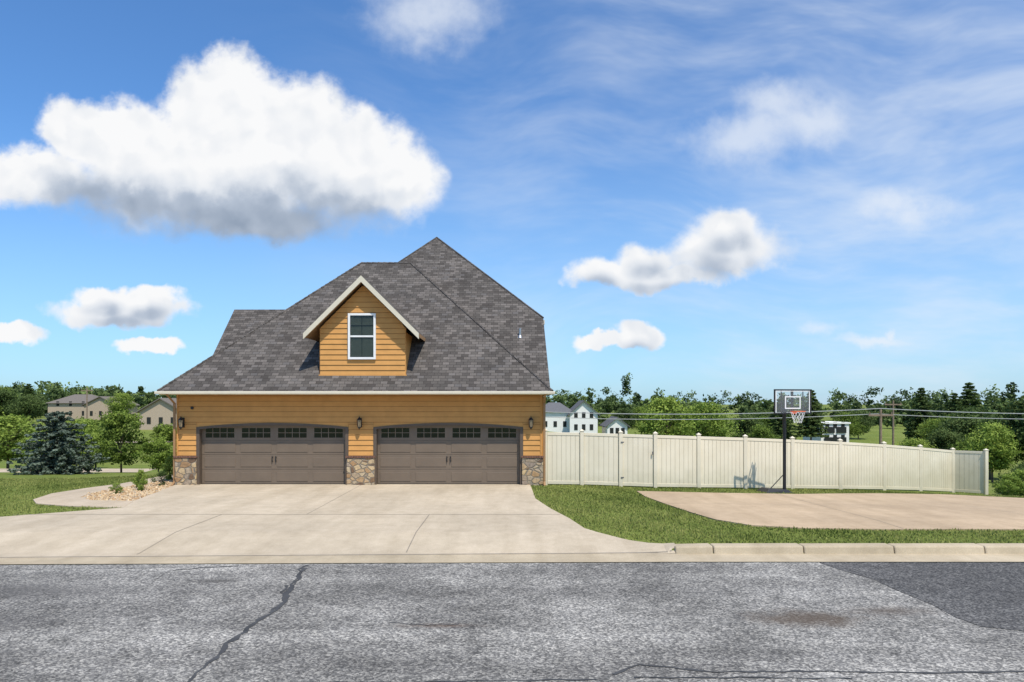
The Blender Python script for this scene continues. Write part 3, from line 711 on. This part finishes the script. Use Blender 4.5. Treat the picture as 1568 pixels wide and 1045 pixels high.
for x, y, s, t, r in ((-78, 110, .75, T3, 2), (-88, 112, .8, T1, 3), (-80, 140, .8, T2, 4), (-92, 130, .85, PN, 5), (-96, 118, .9, T1, 1), (-84, 92, .6, T2, 3), (-92, 124, .9, T3, 5), (-100, 132, 1.0, T1, 6), (-62, 146, .85, T2, 2), (-72, 150, .8, T3, 2), (-54, 128, .6, T1, 2)):
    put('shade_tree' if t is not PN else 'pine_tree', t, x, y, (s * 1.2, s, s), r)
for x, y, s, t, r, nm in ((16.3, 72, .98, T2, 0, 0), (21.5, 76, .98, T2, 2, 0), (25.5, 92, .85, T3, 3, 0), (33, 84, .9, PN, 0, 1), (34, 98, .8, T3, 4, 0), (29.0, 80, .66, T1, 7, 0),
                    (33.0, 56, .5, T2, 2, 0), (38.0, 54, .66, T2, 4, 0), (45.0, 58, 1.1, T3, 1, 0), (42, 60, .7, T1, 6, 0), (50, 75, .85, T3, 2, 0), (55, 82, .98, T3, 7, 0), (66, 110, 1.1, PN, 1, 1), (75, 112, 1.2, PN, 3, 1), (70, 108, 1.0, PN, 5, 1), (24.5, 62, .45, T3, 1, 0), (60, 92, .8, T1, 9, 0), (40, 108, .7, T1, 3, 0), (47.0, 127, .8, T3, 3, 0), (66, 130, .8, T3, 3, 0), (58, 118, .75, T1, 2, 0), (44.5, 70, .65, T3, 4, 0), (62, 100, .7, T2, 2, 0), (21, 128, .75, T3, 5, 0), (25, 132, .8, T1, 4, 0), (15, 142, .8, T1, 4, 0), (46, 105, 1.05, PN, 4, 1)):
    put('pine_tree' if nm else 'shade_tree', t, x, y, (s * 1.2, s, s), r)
for x, y, s in ((21.2, 29.2, .7), (22.6, 31, 1.0), (23.6, 31.5, 1.3), (24.6, 33, 1.4), (26.8, 36, 1.6), (23, 29.0, .8), (28.6, 34.5, 1.3), (27, 31, 1.2), (30, 40, 1.8)): put('shrub', BD if x > 25 else BU, x, y, (s * 1.3, s * 1.3, s), x)
rg = np.random.default_rng(21); cs = []; rs = []; ts = []
def wood(xa, xb, ya, yb, n, h0, h1, con=.08):
    for i in range(n):
        x = rg.uniform(xa, xb); y = rg.uniform(ya, yb)
        grp = .5 + .5 * math.sin(x * .055 + 1.7 * math.sin(x * .021) + y * .02)     # uneven groups of taller trees
        h = h0 + (h1 - h0) * rg.random() ** 1.6 * (.25 + .9 * grp); z = zt(x, y); tt = rg.uniform(.0, .75)
        cn = rg.random() < con; w = h * (rg.uniform(.16, .24) if cn else rg.uniform(.42, .70))
        if cn: h *= 1.25; tt *= .3
        for k in range(11):
            u = rg.uniform(.0, 1); th = rg.random() * 6.28; q = rg.random() ** .5 * (math.sin(math.pi * min(1, u * .6 + .3)) if not cn else 1 - u * .8) * w
            cs.append([x + math.cos(th) * q, y + math.sin(th) * q, z + h * (.10 + .76 * u)]); r = h * rg.uniform(.15, .23) * (.55 if cn else 1); rs.append([r, r, r * .85]); ts.append(tt + .2 * rg.normal() + .2 * (u - .5))
wood(-330, -75, 200, 300, 180, 4.5, 11.5); wood(-80, 360, 200, 310, 270, 4.5, 12); wood(60, 330, 150, 190, 80, 3.5, 9.5); wood(-260, -95, 150, 185, 60, 4, 8.5)
wood(62, 160, 112, 140, 30, 3.5, 7.5); wood(-12, 55, 150, 180, 26, 4, 7.5); wood(-600, 600, 330, 420, 240, 7, 12)
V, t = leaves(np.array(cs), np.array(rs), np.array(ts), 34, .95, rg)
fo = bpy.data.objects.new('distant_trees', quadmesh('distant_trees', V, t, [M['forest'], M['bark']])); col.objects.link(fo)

def inpoly(x, y, pts):
    c = np.zeros(len(x), bool); n = len(pts)
    for i in range(n):
        x0, y0 = pts[i]; x1, y1 = pts[(i + 1) % n]
        if y0 == y1: continue
        c ^= ((y0 > y) != (y1 > y)) & (x < (x1 - x0) * (y - y0) / (y1 - y0) + x0)
    return c
def blades(x0, x1, y0, y1, dens, hh):
    n = int((x1 - x0) * (y1 - y0) * dens); x = rng.uniform(x0, x1, n); y = rng.uniform(y0, y1, n)
    ok = y > 13.5
    for pl in (drive, court, walk, bed): ok &= ~inpoly(x, y, pl)
    ok &= ~((x > -12.3) & (x < 1.2) & (y > 23.1))
    return x[ok], y[ok]
gx, gy = [], []
for a in ((.6, 22, 13.5, 26, 420), (-24, -9, 16, 27, 260), (20, 30, 13.5, 34, 80)):
    x, y = blades(*a, .05); gx.append(x); gy.append(y)
gx = np.concatenate(gx); gy = np.concatenate(gy)
gz = np.array([zt(a, b_) for a, b_ in zip(gx, gy)])
n = len(gx); th = rng.random(n) * 6.28; h = .02 + .035 * rng.random(n) * (1 + .4 * np.sin(gx * 2.1 + np.sin(gy * 1.7) * 2)); w = .012 + .012 * rng.random(n)
dx, dy = np.cos(th) * w, np.sin(th) * w; lx, ly = rng.normal(size=n) * .02, rng.normal(size=n) * .02
base_ = np.stack([gx, gy, gz], 1)
V = np.stack([base_ + np.stack([-dx, -dy, -.01 + 0 * dx], 1), base_ + np.stack([dx, dy, -.01 + 0 * dx], 1), base_ + np.stack([lx + dx * .2, ly + dy * .2, h], 1), base_ + np.stack([lx - dx * .2, ly - dy * .2, h], 1)], 1).reshape(-1, 3)
tint = np.clip(.5 + .26 * np.sin(gx * .9 + 1.3 * np.sin(gy * .7)) + .16 * np.sin(gx * 3.1 + gy * 2.3) + .22 * rng.normal(size=n), 0, 1)
go = bpy.data.objects.new('lawn_grass', quadmesh('lawn_grass', V, tint, [M['blade'], M['bark']])); col.objects.link(go)
m = MB(); rr2 = random.Random(3)
for i in range(1500):
    x = rr2.uniform(-13, -10.6); y = rr2.uniform(19.2, 25)
    if not inpoly(np.array([x]), np.array([y]), bed)[0]: continue
    s = rr2.uniform(.02, .05); z = zt(x, y) + .018
    a = rr2.random() * 3; ca, sa = math.cos(a) * s, math.sin(a) * s
    m.hexa([(x - ca, y - sa, z), (x + sa, y - ca, z), (x + ca, y + sa, z), (x - sa, y + ca, z), (x - ca * .5, y - sa * .5, z + s), (x + sa * .6, y - ca * .6, z + s * .8), (x + ca * .6, y + sa * .5, z + s), (x - sa * .5, y + ca * .5, z + s * .7)])
m.build('gravel_stones', M['gravel'])

# ------------------------------------------------------------------ distant houses, poles
def dhouse(name, x, y, w, d, h, rh, wall, roof, gable_front=True, zb=None):
    E = empty(name, (0, 0, 0)); z = (zt(x, y) if zb is None else zb); m = MB()
    m.box(x - w / 2, x + w / 2, y, y + d, z - 1, z + h)
    if gable_front: m.prism_y([(x - w / 2, z + h), (x + w / 2, z + h), (x, z + h + rh)], y, y + d)
    m.build('walls', wall, E); m = MB(); o = .4
    if gable_front:
        for s in (-1, 1):
            q = [(x, z + h + rh + .15), (x + s * (w / 2 + o), z + h - o * rh / (w / 2) + .15), (x + s * (w / 2 + o), z + h - o * rh / (w / 2)), (x, z + h + rh)]
            m.prism_y(q if s < 0 else q[::-1], y - o, y + d + o)
    elif rh > .3:
        a = [(x - w / 2 - o, y - o, z + h), (x + w / 2 + o, y - o, z + h), (x + w / 2 + o, y + d + o, z + h), (x - w / 2 - o, y + d + o, z + h)]
        e, f = (x - w / 2 + d / 3, y + d / 2, z + h + rh), (x + w / 2 - d / 3, y + d / 2, z + h + rh)
        if w < d: e = f = (x, y + d / 2, z + h + rh)
        m.poly([a[0], a[1], f, e]).poly([a[1], a[2], f]).poly([a[2], a[3], e, f]).poly([a[3], a[0], e])
    else: m.box(x - w / 2 - .2, x + w / 2 + .2, y - .2, y + d + .2, z + h, z + h + rh)
    m.build('roof', roof, E); m = MB()
    for fx in (-.28, 0, .28):
        for zz in ([.9] if h < 3.6 else [.9, 3.0]): m.box(x + fx * w - .3, x + fx * w + .3, y - .05, y - .01, z + zz, z + zz + 1.0)
    m.build('windows', M['dark'], E); return E
dhouse('white_farmhouse', 12.4, 118, 4.8, 8, 3.7, 2.2, M['greywall'], M['greyroof'])
dhouse('white_farmhouse', 7.6, 120, 6.0, 6, 3.5, 1.7, M['greywall'], M['greyroof'], False)
dhouse('white_farmhouse', 17.9, 116, 3.4, 7, 2.3, 1.3, M['greywall'], M['greyroof'])
mh = dhouse('modern_house', 53.0, 112, 4.6, 7, 3.7, .25, M['greywall'], M['greywall'], False)
z = zt(53, 112); m = MB(); m.box(51.2, 54.8, 111.85, 111.9, z + .7, z + 1.5); m.box(51.2, 52.9, 111.85, 111.9, z + 2.2, z + 3.2); m.box(53.2, 54.8, 111.85, 111.9, z + 2.2, z + 3.2); m.build('large_windows', M['dark'], mh)
dhouse('tan_house', -53.5, 104, 6.5, 9, 2.8, 1.9, M['tanwall'], M['brownroof'], True)
dhouse('tan_house', -97, 150, 10, 9, 3.6, 2.0, M['tanwall'], M['brownroof'], False)
dhouse('tan_house', -88, 146, 7, 8, 3.2, 1.7, M['tanwall'], M['brownroof'], True)
def upole(x, y, top, arm=True):
    z = zt(x, y); m = MB(); m.tube((x, y, z - .3), (x, y, top), .13, .09, n=8)
    if arm:
        m.box(x - .9, x + .9, y - .06, y + .06, top - .5, top - .36)
        for k in (-.8, 0, .8): m.tube((x + k, y, top - .36), (x + k, y, top - .2), .04, n=6)
    m.build('utility_pole', M['wood'])
upole(27.0, 50, 2.35, True); upole(40.2, 72, 3.1); upole(-66, 106, 5.2)
m = MB()
for zz, yy, r in ((2.15, 50, .038), (1.75, 50.5, .032)):
    pts = [(x, yy, zz + .42 * ((((x + 3) % 30) - 15) / 15) ** 2 - .15) for x in np.arange(-3, 87.1, 1.5)]
    for a, b_ in zip(pts[:-1], pts[1:]): m.tube(a, b_, r, n=4)
m.build('power_lines', M['wire'])
ribbon('distant_road', [(-60, 43), (-40, 41.5), (-28, 40), (-22, 41)], 4.0, .03, M['walk'], 0, 1.0, 1, 0)
ribbon('distant_road', [(-70, 84), (-50, 86), (-20, 88)], 4.0, .05, M['walk'], 0, 2, 1, 0)
ribbon('distant_road', [(25, 98), (45, 97), (70, 98)], 6.0, .08, M['walk'], 0, 2, 1, 0)

# ------------------------------------------------------------------ light
sd = Vector((.26, -.47, .95)).normalized()
sun = bpy.data.lights.new('sun', 'SUN'); sun.energy = 4.9; sun.angle = R(.5); sun.color = (1, .945, .86)
so = bpy.data.objects.new('sun', sun); so.rotation_euler = sd.to_track_quat('Z', 'Y').to_euler(); so.location = (0, 0, 30); col.objects.link(so)
w = bpy.data.worlds.new('World'); scene.world = w; w.use_nodes = True; nt = w.node_tree; bg = nt.nodes['Background']
sky = N(nt, 'ShaderNodeTexSky', sky_type='NISHITA'); sky.sun_disc = False
sky.sun_elevation = math.asin(sd.z); sky.sun_rotation = math.atan2(sd.x, sd.y)
sky.air_density = 1.0; sky.dust_density = .6; sky.ozone_density = 2.0
STR = .15; bg.inputs[1].default_value = STR
tc = N(nt, 'ShaderNodeTexCoord'); sp = N(nt, 'ShaderNodeSeparateXYZ'); nt.links.new(tc.outputs['Generated'], sp.inputs[0])
yy = mth(nt, 'MAXIMUM', sp.outputs[1], .06)
u = mth(nt, 'DIVIDE', sp.outputs[0], yy); v = mth(nt, 'DIVIDE', sp.outputs[2], yy)
cb = N(nt, 'ShaderNodeCombineXYZ'); nt.links.new(u, cb.inputs[0]); nt.links.new(v, cb.inputs[1]); nt.links.new(mth(nt, 'LESS_THAN', sp.outputs[1], .06), cb.inputs[2])
UV = cb.outputs[0]
def vadd(a, b):
    m = N(nt, 'ShaderNodeVectorMath', operation='ADD'); nt.links.new(a, m.inputs[0])
    if hasattr(b, 'is_output'): nt.links.new(b, m.inputs[1])
    else: m.inputs[1].default_value = b
    return m.outputs[0]
def vscale(a, s):
    m = N(nt, 'ShaderNodeVectorMath', operation='SCALE'); nt.links.new(a, m.inputs[0]); m.inputs['Scale'].default_value = s; return m.outputs[0]
def field(vec, blobs, k=.22):
    cur = None
    for (cu, cv, ru, rv) in blobs:
        mp = N(nt, 'ShaderNodeVectorMath', operation='MULTIPLY_ADD'); nt.links.new(vec, mp.inputs[0])
        mp.inputs[1].default_value = (1000 / ru, 1000 / rv, 30); mp.inputs[2].default_value = (-cu / ru, -cv / rv, 0)
        ln = N(nt, 'ShaderNodeVectorMath', operation='LENGTH'); nt.links.new(mp.outputs[0], ln.inputs[0]); o = ln.outputs['Value']
        cur = o if cur is None else mth(nt, 'SMOOTH_MIN', cur, o, k)
    return mth(nt, 'SUBTRACT', 1.0, cur)
def sstep(x, a, b):
    m = N(nt, 'ShaderNodeMapRange', interpolation_type='SMOOTHSTEP'); nt.links.new(x, m.inputs[0]); m.inputs[1].default_value = a; m.inputs[2].default_value = b; return m.outputs[0]
BIG = [(-425, 445, 92, 72), (-565, 388, 125, 66), (-335, 405, 125, 82), (-220, 345, 105, 95), (-434, 330, 290, 88), (-640, 400, 62, 50), (-720, 330, 140, 50), (-170, 325, 78, 62), (-380, 275, 160, 36)]
SHD = [(-440, 258, 250, 78), (-300, 272, 160, 68), (-600, 290, 140, 58)]
SML = [(-573, 138, 105, 27), (-597, 158, 50, 24), (-535, 152, 48, 22),
       (312, 223, 105, 42), (317, 252, 60, 34), (130, 194, 58, 26), (197, 213, 52, 28), (207, 188, 115, 24),
       (188, 101, 42, 22), (144, 89, 50, 13), (-726, 94, 50, 16), (-530, 87, 55, 12)]
SOFT = [(389, 433, 80, 46), (350, 395, 120, 52), (436, 410, 65, 42), (589, 285, 90, 26), (451, 105, 34, 15), (532, 87, 62, 9), (557, 99, 10, 14), (-119, 575, 110, 66)]
nz = noise(nt, UV, 9, 5, .58, 'Color'); warp = vscale(vadd(nz, (-.5, -.5, -.5)), .085)
PV = vadd(UV, warp)
n1 = noise(nt, UV, 20, 5, .6); n1c = mth(nt, 'SUBTRACT', n1, .5)
nlo = noise(nt, PV, 11, 2, .5); nlo2 = noise(nt, vadd(PV, (.010, .018, 0)), 11, 2, .5)
Fb = field(PV, BIG); Fsm = field(PV, SML)
dens = mth(nt, 'ADD', mth(nt, 'MAXIMUM', Fb, Fsm), mth(nt, 'MULTIPLY', n1c, .6))
wide = mth(nt, 'MULTIPLY', sstep(v, .40, .25), mth(nt, 'MULTIPLY', sstep(v, .18, .22), .22))
al = sstep(mth(nt, 'DIVIDE', mth(nt, 'ADD', dens, .12), mth(nt, 'ADD', .38, wide)), 0, 1)
dA = sstep(mth(nt, 'ADD', field(PV, SHD, .4), mth(nt, 'MULTIPLY', n1c, .15)), -.30, .75)
dS = mth(nt, 'MULTIPLY', sstep(field(vadd(UV, (.0, .022, 0)), SML), .0, .90), .75)
dS = mth(nt, 'MULTIPLY', dS, sstep(v, .30, .27))
deep = mth(nt, 'MAXIMUM', dA, dS)
bill = mth(nt, 'MULTIPLY', mth(nt, 'SUBTRACT', nlo, nlo2), 1.25)
lit = mth(nt, 'ADD', mth(nt, 'SUBTRACT', .93, mth(nt, 'MULTIPLY', deep, .75)), bill, clamp=True)
K = 1 / STR
ccol = ramp(nt, lit, [(0, (.30, .37, .48)), (.35, (.47, .54, .65)), (.65, (.76, .80, .86)), (.95, (.95, .955, .965))])
sc = N(nt, 'ShaderNodeVectorMath', operation='SCALE'); nt.links.new(ccol, sc.inputs[0]); sc.inputs['Scale'].default_value = K
Fs = field(PV, SOFT)
als = mth(nt, 'MULTIPLY', sstep(mth(nt, 'ADD', Fs, mth(nt, 'MULTIPLY', n1c, .9)), -.2, .9), .66)
mp = N(nt, 'ShaderNodeMapping'); mp.inputs['Rotation'].default_value = (0, 0, R(48)); mp.inputs['Scale'].default_value = (.8, 3.2, 1); nt.links.new(vadd(UV, vscale(vadd(noise(nt, UV, 1.7, 2, .5, 'Color'), (-.5, -.5, -.5)), .3)), mp.inputs[0])
ci = noise(nt, mp.outputs[0], 2.6, 5, .6)
cim = mth(nt, 'MULTIPLY', sstep(ci, .36, .78), sstep(u, -.5, .4)); cim = mth(nt, 'MULTIPLY', cim, .60)
cim = mth(nt, 'ADD', cim, mth(nt, 'MULTIPLY', sstep(u, -.2, .9), .14))
hz_ = mth(nt, 'MULTIPLY', sstep(v, .45, .0), .45)
skyc = mixc(nt, 1.0, sky.outputs[0], (.60, .93, 1.24), 'MULTIPLY')
white = (.80 * K, .87 * K, .96 * K)
c1 = mixc(nt, hz_, skyc, (.46 * K, .70 * K, .95 * K))
c1 = mixc(nt, cim, c1, white); c1 = mixc(nt, als, c1, (.84 * K, .89 * K, .96 * K)); c1 = mixc(nt, al, c1, sc.outputs[0])
nt.links.new(c1, bg.inputs[0])
w.cycles.sampling_method = 'MANUAL'; w.cycles.sample_map_resolution = 512

# ------------------------------------------------------------------ camera
cam = bpy.data.cameras.new('camera'); cam.lens = 24; cam.sensor_width = 36; cam.shift_y = .061; cam.clip_end = 6000
co = bpy.data.objects.new('camera', cam); co.location = (0, 0, 2.78); co.rotation_euler = (R(90), 0, 0); col.objects.link(co); scene.camera = co
